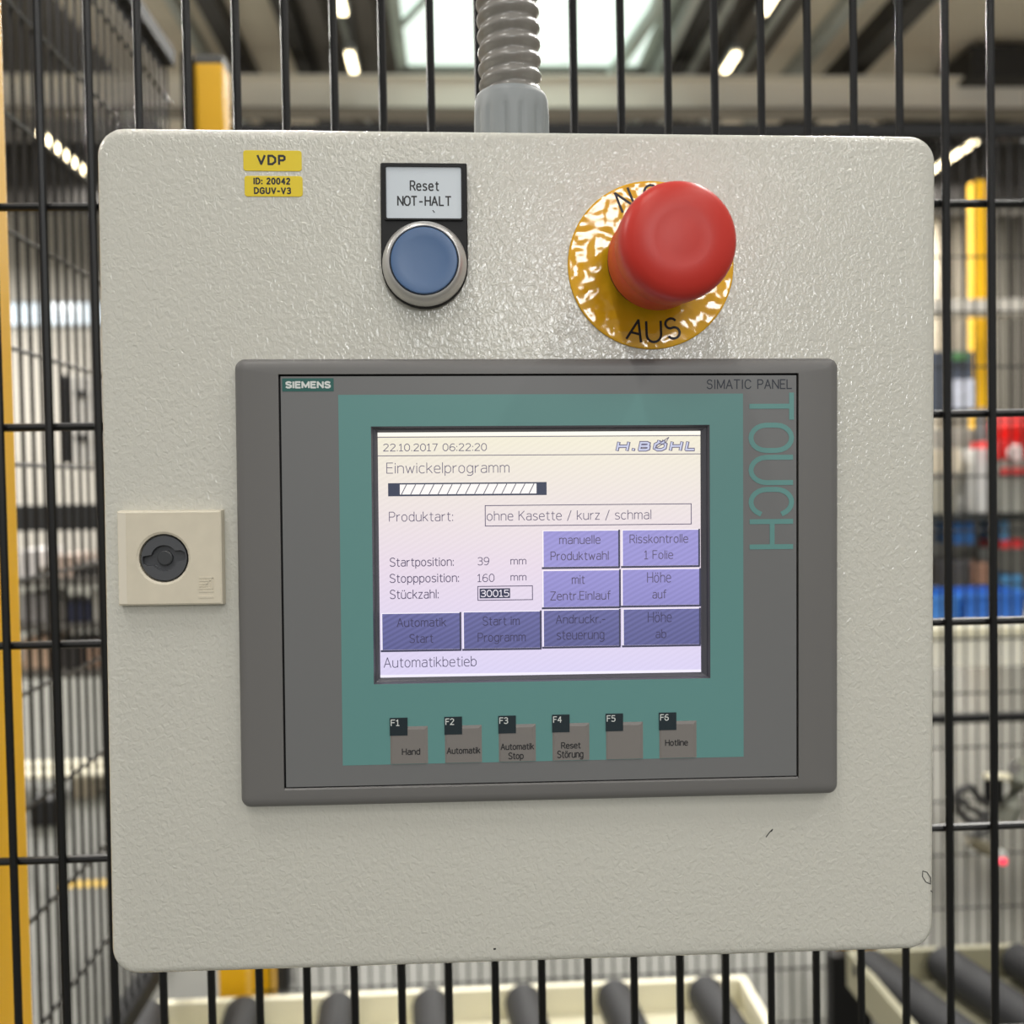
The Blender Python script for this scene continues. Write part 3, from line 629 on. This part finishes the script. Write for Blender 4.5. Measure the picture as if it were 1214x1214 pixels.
dkd = mat('deck_dark', (98, 93, 88), .7); bei = mat('deck_beige', (226, 215, 198), .7); stv = mat('strut_light', (168, 172, 168), .5); blk = mat('purlin_black', (40, 38, 37), .6)
Yc0, Yc1 = CAMP.y + 7.5, YW
cxs = lambda u: at(u, 0, 11.7).x                       # lengthwise strips of the roof
strips = [(-420, 60, 'd'), (60, 162, 'b'), (162, 246, 'b'), (246, 332, 'b'), (332, 352, 'd'), (352, 466, 'd')]
right = [(797, 960, 'd'), (960, 1064, 'b'), (1064, 1330, 'b'), (1330, 1480, 'd')]
for u0, u1, k in strips + right:
    obj('roof_panel', box(cxs(u0), cxs(u1), Yc0, Yc1, 0, .08), dkd if k == 'd' else bei, ce)
xa, xb = cxs(466), cxs(797); yg1 = CAMP.y + 13.7
obj('roof_panel', box(xa, xb, yg1, Yc1, 0, .08), dkd, ce)
for u, m_, w_, h in ((252, blk, .22, .25), (335, blk, .2, .2), (205, stv, .1, .15), (858, stv, .12, .18), (900, dkd, .2, .2), (925, stv, .1, .16), (1003, stv, .16, .18), (1068, blk, .28, .3), (370, dkd, .2, .15), (400, stv, .05, .1), (430, dkd, .2, .15), (812, stv, .1, .3), (835, blk, .2, .2)):
    x = cxs(u); obj('purlin', box(x - w_ / 2, x + w_ / 2, Yc0, Yc1, -h, 0), m_, ce)
x = cxs(1290); obj('roof_panel', box(x - .9, x + .5, Yc0 + 5.2, Yc1, -.5, -.1), blk, ce)
sk = structure(thing('window_1', None, None, ((xa + xb) / 2, yg1, ZC)))
gm = mat('skylight_glazing', (200, 210, 205), .3, emit=(226, 241, 231), estr=.98)
hw = (xb - xa) / 2
for k in range(3):
    w3 = 2 * hw / 3; obj('pane', box(-hw + k * w3 + .01, -hw + (k + 1) * w3 - .01, -6, -.12, .0, .02), gm, sk)
fm = mat('skylight_frame', (196, 206, 200), .5)
obj('window_frame', box(-hw, hw, -.12, 0, -.03, .08), fm, sk)
for s in (-1, 1): obj('window_frame', box(s * hw - .07, s * hw + .07, -6, 0, -.03, .08), fm, sk)
obj('window_frame', tube([(-hw * .96, -1.4, -.05), (-hw * .6, -2.6, -.05)], .04), fm, sk)
obj('window_frame', tube([(hw * .75, 0, -.06), (hw * .9, -1.8, -.06), (hw * .88, -4, -.06)], .09), fm, sk)
# crane beam across the hall
bt_ = at(600, 92, 13.0).z; bb = at(600, 134, 13.0).z
be = thing('crane_beam', 'long white steel beam crossing the hall under the roof', 'beam', (0, CAMP.y + 13.0, 0))
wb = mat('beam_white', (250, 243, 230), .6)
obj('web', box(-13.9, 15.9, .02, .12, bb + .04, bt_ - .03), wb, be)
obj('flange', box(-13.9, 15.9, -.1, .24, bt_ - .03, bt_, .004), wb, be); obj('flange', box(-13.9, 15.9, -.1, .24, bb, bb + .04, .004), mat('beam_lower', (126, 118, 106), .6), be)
# dark box standing in for the dark far ceiling and racks beyond the beam
du = tag(obj('dark_band', box(-13.9, 15.9, CAMP.y + 15.0, CAMP.y + 15.5, at(600, 240, 15.0).z, at(600, 168, 15.0).z, .01), mat('band_dark', (58, 55, 52), .7, var=(2, .3))), 'dark long band standing in for the far ceiling and racks below the white beam', 'duct')
# LED strip lights in rows running away from the viewer
def lamp(label, u, v, zc_, L=.5, p=None, pw=160):
    if p is None: d = at(u, v, 10); k = (zc_ - CAMP.z) / (d.z - CAMP.z); p = CAMP + (d - CAMP) * k
    t = thing('strip_light', label, 'ceiling light', p, group=None)
    obj('lamp_housing', box(-.055, .055, -L / 2 - .05, L / 2 + .05, .0, .07, .004), M['steel'], t)
    obj('lamp_tube', box(-.042, .042, -L / 2, L / 2, -.03, 0, .008), mat('led', (255, 255, 250), .4, emit=(255, 236, 190), estr=6), t)
    for s in (-1, 1): obj('hanger', box(-.006, .006, s * L * .4 - .006, s * L * .4 + .006, .07, max(.1, ZC - p.z)), M['steel'], t)
    l = light('lamp_light', p + Vector((0, 0, -.05)), (0, 0, 0), .15, L, pw, (1, .97, .92))
    return t
lamp('bright strip light left of the skylight, under the roof', 417, 73, 6.3)
lamp('bright strip light right of the skylight, above the beam', 866, 73, 6.3)
lamp('strip light at the top edge left of the skylight', 403, 1, 6.3)
lamp('strip light at the top edge right of the skylight', 913, 1, 6.3)
lamp('long strip light seen through the mesh at far left', 77, 182, 6.0, 1.7)
lamp('strip light beside the upper right corner of the cabinet', 1128, 186, 6.0, 1.3)
for lx in (-1.2, 3.0):                         # the rows go on over the cell and behind the photographer
    for ly in (6.0, 2.6, -1.8, -5.2, -8.6): lamp('strip light of the row %s, %s' % ('left of the cell' if lx < 0 else 'right of the cell', {6.0: 'above the roof beam bay ahead', 2.6: 'above the machine cell', -1.8: 'just behind the viewer', -5.2: 'second behind the viewer', -8.6: 'third behind the viewer'}[ly]), 0, 0, 0, 1.5, Vector((lx, ly, 6.3)), 150 if ly > 0 else 50)
for ly in (11.0, 7.5, .8): lamp('added unseen strip light on the leftmost row, %s' % ('farther from the viewer' if ly > 9 else 'nearer to the viewer' if ly > 3 else 'left of the viewer'), 0, 0, 0, 1.5, Vector((-6.3, ly, 6.0)), 220)  # added out of view to brighten the left wall and the switch cabinet
for lx, ly in ((7.2, 16.2), (-9.0, 16.0), (3.0, 16.6), (-1.2, 16.6)): lamp('added unseen strip light near the far wall %s' % {7.2: 'on the right', -9.0: 'at far left', 3.0: 'hidden behind the cabinet right', -1.2: 'hidden behind the cabinet left'}[lx], 0, 0, 0, 1.5, Vector((lx, ly, 6.0)), 320)  # extra lamps kept out of view, added to lighten the far wall
# far things --------------------------------------------------
def rect(u0, v0, u1, v1, D, depth, bev=.004):
    a = at(u0, v0, D); b = at(u1, v1, D); return (min(a.x, b.x), max(a.x, b.x), a.y, a.y + depth, min(a.z, b.z), max(a.z, b.z), bev)
def solid(name, label, cat, r, m, group=None):
    x0, x1, y0, y1, z0, z1, bv = r; o = obj(name, box(x0, x1, y0, y1, z0, z1, bv), m); tag(o, label, cat, group); return o
def mt(c, r=.55): return mat('m_%d_%d_%d' % c, c, r)
# right: yellow column, machine with monitor, red machine, bench with bins
D = 9.5; a = at(1157, 300, D); b = at(1177, 300, D)
post('tall blurred yellow column in the hall right of the cabinet', a.x, b.x, a.y, a.y + .15, at(1168, 212, D).z)
for u0, u1, c in ((1112, 1126, (150, 140, 122)), (1134, 1146, (140, 132, 118)), (1186, 1196, (120, 116, 106)), (1206, 1216, (112, 108, 100))):
    solid('wall_column', {1112: 'grey-brown column in the far hall beside the cabinet edge', 1134: 'grey-brown column left of the yellow column', 1186: 'dark grey column right of the yellow column', 1206: 'dark grey column at the right photo edge'}[u0], 'column', (at(u0, 300, 17).x, at(u1, 300, 17).x, CAMP.y + 17, CAMP.y + 17.2, 0, 6.0, .01), mt(c))
r = rect(1090, 355, 1330, 371, 9, .2); solid('pipe_run', 'pale horizontal pipe duct crossing behind the yellow column', 'duct', r, mt((205, 200, 190)))
pcol = mt((120, 118, 112))
for u in (1085, 1325):
    x = at(u, 360, 9).x; solid('pipe_stand', 'slim grey stand under the %s end of the pale pipe duct' % ('left' if u < 1200 else 'right'), 'stand', (x - .04, x + .04, r[2], r[3], 0, r[4], .004), pcol)
mo = thing('control_terminal', 'dark blue-grey terminal with a white sheet, right of the cabinet', 'terminal', tuple(at(1120, 500, 4.4)))
o1 = Vector(at(1120, 500, 4.4))
def part(name, u0, v0, u1, v1, D, dep, m, par, oo, bev=.003):
    x0, x1, y0, y1, z0, z1, bv = rect(u0, v0, u1, v1, D, dep, bev); return obj(name, box(x0 - oo.x, x1 - oo.x, y0 - oo.y, y1 - oo.y, z0 - oo.z, z1 - oo.z, bev), m, par)
part('housing', 1070, 417, 1155, 487, 4.4, .12, mt((70, 78, 92)), mo, o1); part('green_strip', 1130, 418, 1148, 427, 4.379, .02, mt((84, 132, 84)), mo, o1); part('paper_sheet', 1131, 450, 1158, 484, 4.379, .02, mat('sheet', (205, 210, 226), .5, var=(60, .25)), mo, o1)
x = at(1100, 500, 4.4).x; obj('stand', box(x - .02 - o1.x, x + .02 - o1.x, .06, .1, -o1.z, at(1100, 487, 4.4).z - o1.z, .003), pcol, mo)
# red machine on the bench: bench top
BZ = at(1150, 742, 3.3).z
be2 = thing('workbench', 'cream fronted workbench behind the rear mesh, full of blue crates', 'workbench', (at(1100, 740, 3.3).x, CAMP.y + 3.3, 0))
o2 = Vector(be2.location)
obj('bench_top', box(-.35, 1.3, -.02, .8, BZ - .03, BZ, .004), M['cream'], be2)
obj('apron', box(-.35, 1.3, 0, .03, at(1150, 791, 3.3).z, BZ - .03, .003), mat('cream_apron', (246, 244, 230), .5), be2)
for x in (-.33, 1.24):
    for y in (.03, .72): obj('leg', box(x, x + .05, y, y + .05, 0, BZ - .03, .003), M['steel'], be2)
sh = at(1150, 613, 3.6).z
for x in (-.33, .5, 1.24): obj('upright', box(x, x + .03, .605, .64, BZ, sh + .42, .003), mt((128, 130, 130)), be2)
obj('shelf', box(-.35, 1.3, .25, .6, sh - .015, sh + .015, .003), mt((38, 42, 42)), be2)
sh2 = at(1150, 560, 3.6).z
obj('back_panel', box(-.35, 1.3, .645, .66, BZ, sh, .002), mt((112, 112, 108)), be2)
obj('back_panel', box(-.35, 1.3, .645, .66, sh + .002, at(1150, 508, 3.95).z, .002), mt((170, 172, 162)), be2)
obj('shelf', box(-.35, .10, .3, .6, sh2 - .012, sh2, .003), mt((150, 150, 140)), be2)
def crate(label, u0, v0, u1, v1, D, dep, c, zb, name='storage_crate', grp=None):
    x0, x1, y0, y1, z0, z1, bv = rect(u0, v0, u1, v1, D, dep); z0 = zb if zb is not None else z0
    t = thing(name, label, 'crate', ((x0 + x1) / 2, (y0 + y1) / 2, z0), group=grp); hx, hy, h = (x1 - x0) / 2, (y1 - y0) / 2, z1 - z0
    th = min(.008, hx * .15)
    lo = [[(-hx * .93, -hy * .93, 0), (hx * .93, -hy * .93, 0), (hx * .93, hy * .93, 0), (-hx * .93, hy * .93, 0)], [(-hx, -hy, h), (hx, -hy, h), (hx, hy, h), (-hx, hy, h)],
          [(-hx + th, -hy + th, h), (hx - th, -hy + th, h), (hx - th, hy - th, h), (-hx + th, hy - th, h)], [(-hx * .93 + th, -hy * .93 + th, .01), (hx * .93 - th, -hy * .93 + th, .01), (hx * .93 - th, hy * .93 - th, .01), (-hx * .93 + th, hy * .93 - th, .01)]]
    obj('crate_body', loft(lo), mt(c), t)
    obj('crate_rim', loft([[(x * s, y * s2, z) for x, y in ((-hx, -hy), (hx, -hy), (hx, hy), (-hx, hy))] for s, s2, z in ((1, 1, h - .012), (1.03, 1.03, h - .012), (1.03, 1.03, h + .002), (.96, .96, h + .002))], closed=True), mt(tuple(min(255, x + 18) for x in c)), t)
    return t
crate('long low blue crate at the front of the cream workbench', 1142, 704, 1218, 742, 3.34, .2, (38, 102, 196), BZ + .001)
crate('low blue crate beside the cabinet edge on the workbench', 1085, 708, 1138, 742, 3.36, .22, (52, 118, 200), BZ + .001)
crate('tall blue crate at the right end of the workbench', 1184, 683, 1212, 742, 3.62, .16, (52, 116, 168), BZ + .001)
crate('dark grey crate at the back of the workbench', 1112, 665, 1150, 742, 3.62, .16, (78, 76, 74), BZ + .001)
crate('copper coloured tray at the back of the workbench', 1152, 668, 1180, 742, 3.64, .14, (150, 112, 92), BZ + .001)
def onshelf(label, u0, u1, v0, z, D, dep, c, name, cat):
    a = at(u0, v0, D); b = at(u1, v0, D); o = obj(name, box(a.x, b.x, a.y, a.y + dep, z + .001, a.z, .004), mt(c)); tag(o, label, cat); return o
onshelf('white packing box standing on the black workbench shelf', 1156, 1172, 532, sh + .015, 3.56, .14, (214, 214, 212), 'packing_box', 'box')
onshelf('pale beige machine cover on the black shelf beside the cabinet', 1096, 1132, 572, sh + .015, 3.56, .02, (176, 172, 156), 'machine_cover', 'cover')
onshelf('cream box on the upper shelf beside the cabinet', 1098, 1140, 533, sh2, 3.60, .16, (212, 202, 180), 'carton', 'box')
hs = onshelf('pale grey machine housing under the red box on the black shelf', 1187, 1230, 545, sh + .015, 3.50, .2, (150, 150, 142), 'machine_housing', 'housing')
zt_ = at(1184, 545, 3.5).z
onshelf('big red box standing on the grey machine housing at the right edge', 1184, 1228, 522, zt_, 3.50, .2, (214, 24, 22), 'red_box', 'box')
a = at(1186, 555, 3.49); b = at(1228, 564, 3.49); sp_ = obj('red_stripe', box(a.x, b.x, a.y - .005, a.y + .009, b.z, a.z, .001), mt((200, 60, 56)), None); sp_.parent = hs
o_ = at(1204, 537, 3.47); wl = obj('white_reel', lathe([(.001, -.012), (.026, -.012), (.03, 0), (.026, .012), (.001, .012)], 24), mt((222, 200, 198)), None, True); wl.location = (o_.x, o_.y, o_.z); tag(wl, 'pale round reel hanging on the front of the big red box', 'reel')
o_ = at(1208, 515, 3.6); tag(obj('red_cushion', lathe([(.001, .05), (.09, .045), (.11, 0), (.09, -.045), (.001, -.05)], 24, axis='z'), mt((226, 34, 28)), None, True), 'round red roll on top of the big red box', 'roll'); bpy.data.objects['red_cushion'].location = (o_.x, o_.y, at(1200, 522, 3.50).z + .051)
# hanging blue bins under the shelf
for u0, u1, v0, v1, c, l in ((1130, 1155, 622, 645, (30, 92, 152), 'small dark blue bin hooked under the black shelf'), (1184, 1196, 620, 642, (70, 118, 156), 'small pale blue bin hooked under the black shelf'), (1184, 1216, 640, 650, (196, 38, 44), 'small red bin hanging below the pale blue bin')):
    a = at(u0, v0, 3.6); b = at(u1, v1, 3.6); o = obj('parts_bin', box(a.x, b.x, a.y, a.y + .14, b.z, (sh - .016) if c != (196, 38, 44) else a.z, .004), mt(c)); tag(o, l, 'bin')
# left: white cabinet, dark rail, rack with goods
D = 3.0
ra = rect(-120, 602, 330, 624, D, .06)
rl = thing('guide_rail', 'black horizontal machine rail on legs behind the left mesh', 'rail', ((ra[0] + ra[1]) / 2, ra[2], 0)); o3 = Vector(rl.location)
obj('rail', box(ra[0] - o3.x, ra[1] - o3.x, 0, .06, ra[4], ra[5], .003), mt((44, 44, 44)), rl)
for x in (ra[0] - o3.x, ra[1] - o3.x - .05): obj('leg', box(x, x + .05, 0, .06, 0, ra[4], .003), mt((44, 44, 44)), rl)
sw = thing('switch_cabinet', 'white switch cabinet with two black latches seen through the left mesh', 'cabinet', tuple(at(130, 602, D + .02))); o4 = Vector(sw.location)
part('housing', 80, 446, 190, 548, D, .2, mt((243, 240, 234)), sw, o4); part('side_strip', 72, 444, 80, 549, D - .005, .2, mt((38, 38, 40)), sw, o4)
for v in (466, 519):
    part('latch', 88, v - 3, 101, v + 3, D - .02, .02, mt((46, 46, 48)), sw, o4)
obj('stand', box(-.03, .03, .02, .04, .012, at(130, 548, D).z - o4.z, .003), mt((150, 150, 150)), sw)
# rack
D = 3.7
rk = thing('goods_rack', 'low open rack with packaged goods behind the left mesh', 'rack', (at(120, 800, D).x, CAMP.y + D, 0)); o5 = Vector(rk.location)
xl, xr2 = at(-60, 700, D).x - o5.x, at(240, 700, D).x - o5.x
lv = [at(70, v, D).z for v in (690, 745, 800)]
for z in lv: obj('shelf', box(xl, xr2, 0, .5, z - .012, z + .012, .003), mt((96, 92, 86)), rk)
for x in (xl, xr2 - .03):
    for y in (0, .47): obj('upright', box(x, x + .03, y, y + .03, 0, lv[0] + .03, .002), mt((60, 60, 60)), rk)
gd = [(22, 46, 652, 0, (214, 210, 208), 'white carton on the top of the rack next to the yellow post'), (48, 56, 672, 0, (120, 112, 100), 'narrow brown pack on the rack top'), (66, 88, 658, 0, (190, 170, 156), 'pale brown carton on the rack top'), (90, 122, 668, 0, (64, 62, 60), 'dark box on the rack top next to the grey cabinet'),
      (24, 54, 704, 1, (150, 146, 144), 'grey pack on the middle rack shelf'), (60, 76, 712, 1, (110, 106, 100), 'narrow grey pack on the middle rack shelf'), (78, 106, 714, 1, (42, 46, 72), 'dark blue box on the middle rack shelf'), (108, 128, 700, 1, (186, 182, 172), 'light box at the cabinet edge on the middle rack shelf'),
      (26, 60, 756, 2, (206, 176, 150), 'tan parcel on the lowest rack shelf next to the yellow post'), (66, 96, 760, 2, (60, 56, 54), 'black box on the lowest rack shelf'), (98, 128, 764, 2, (168, 138, 116), 'brown parcel on the lowest rack shelf by the grey cabinet')]
for u0, u1, v0, k, c, l in gd:
    a = at(u0, v0, D + .06); b = at(u1, v0, D + .06); z0 = lv[k] + .013; o = obj('packed_goods', box(a.x, b.x, a.y, a.y + .22, z0, max(a.z, z0 + .03), .005), mt(c)); tag(o, l, 'box')
# pallet and black crate on the floor
yb = CAMP.y + 5.0
pa = thing('pallet', 'cream pallet lying on the floor behind the left mesh', 'pallet', (at(60, 900, 5.0).x, yb, 0))
for k in range(2): obj('plank', box(-.6, .9, k * .17, k * .17 + .12, .10, .12, .002), mt((196, 190, 168)), pa)
for x in (-.6, .1, .8): obj('bearer', box(x, x + .1, 0, .29, 0, .10, .002), mt((150, 140, 120)), pa)
a = at(32, 925, 4.6); b = at(68, 925, 4.6)
tag(obj('black_crate', box(a.x, b.x, CAMP.y + 4.6, CAMP.y + 4.72, 0, .12, .01), mt((34, 34, 36))), 'black low crate on the floor left, seen through the mesh', 'crate')
a = at(74, 1037, 3.9); tag(obj('floor_tape', box(a.x, 1.2, a.y - .03, a.y + .03, 0, .002), mt((226, 184, 60))), 'yellow marking tape on the floor behind the left mesh', 'tape')
# repeats of one kind share a group
GR = {'strip_light': 'strip lights under the hall roof', 'fence_post': 'yellow fence posts', 'mesh_fence': 'black wire mesh fence panels', 'roller_conveyor': 'roller conveyors in the cell',
      'storage_crate': 'crates on the workbench', 'packed_goods': 'packaged goods on the rack', 'parts_bin': 'small bins under the black shelf', 'wall_column': 'columns of the far hall',
      'inspection_sticker': 'yellow stickers on the cabinet', 'pipe_stand': 'stands of the pale duct'}
for o in S.objects:
    if o.parent is None and o.name.split('.')[0] in GR and 'label' in o: o['group'] = GR[o.name.split('.')[0]]
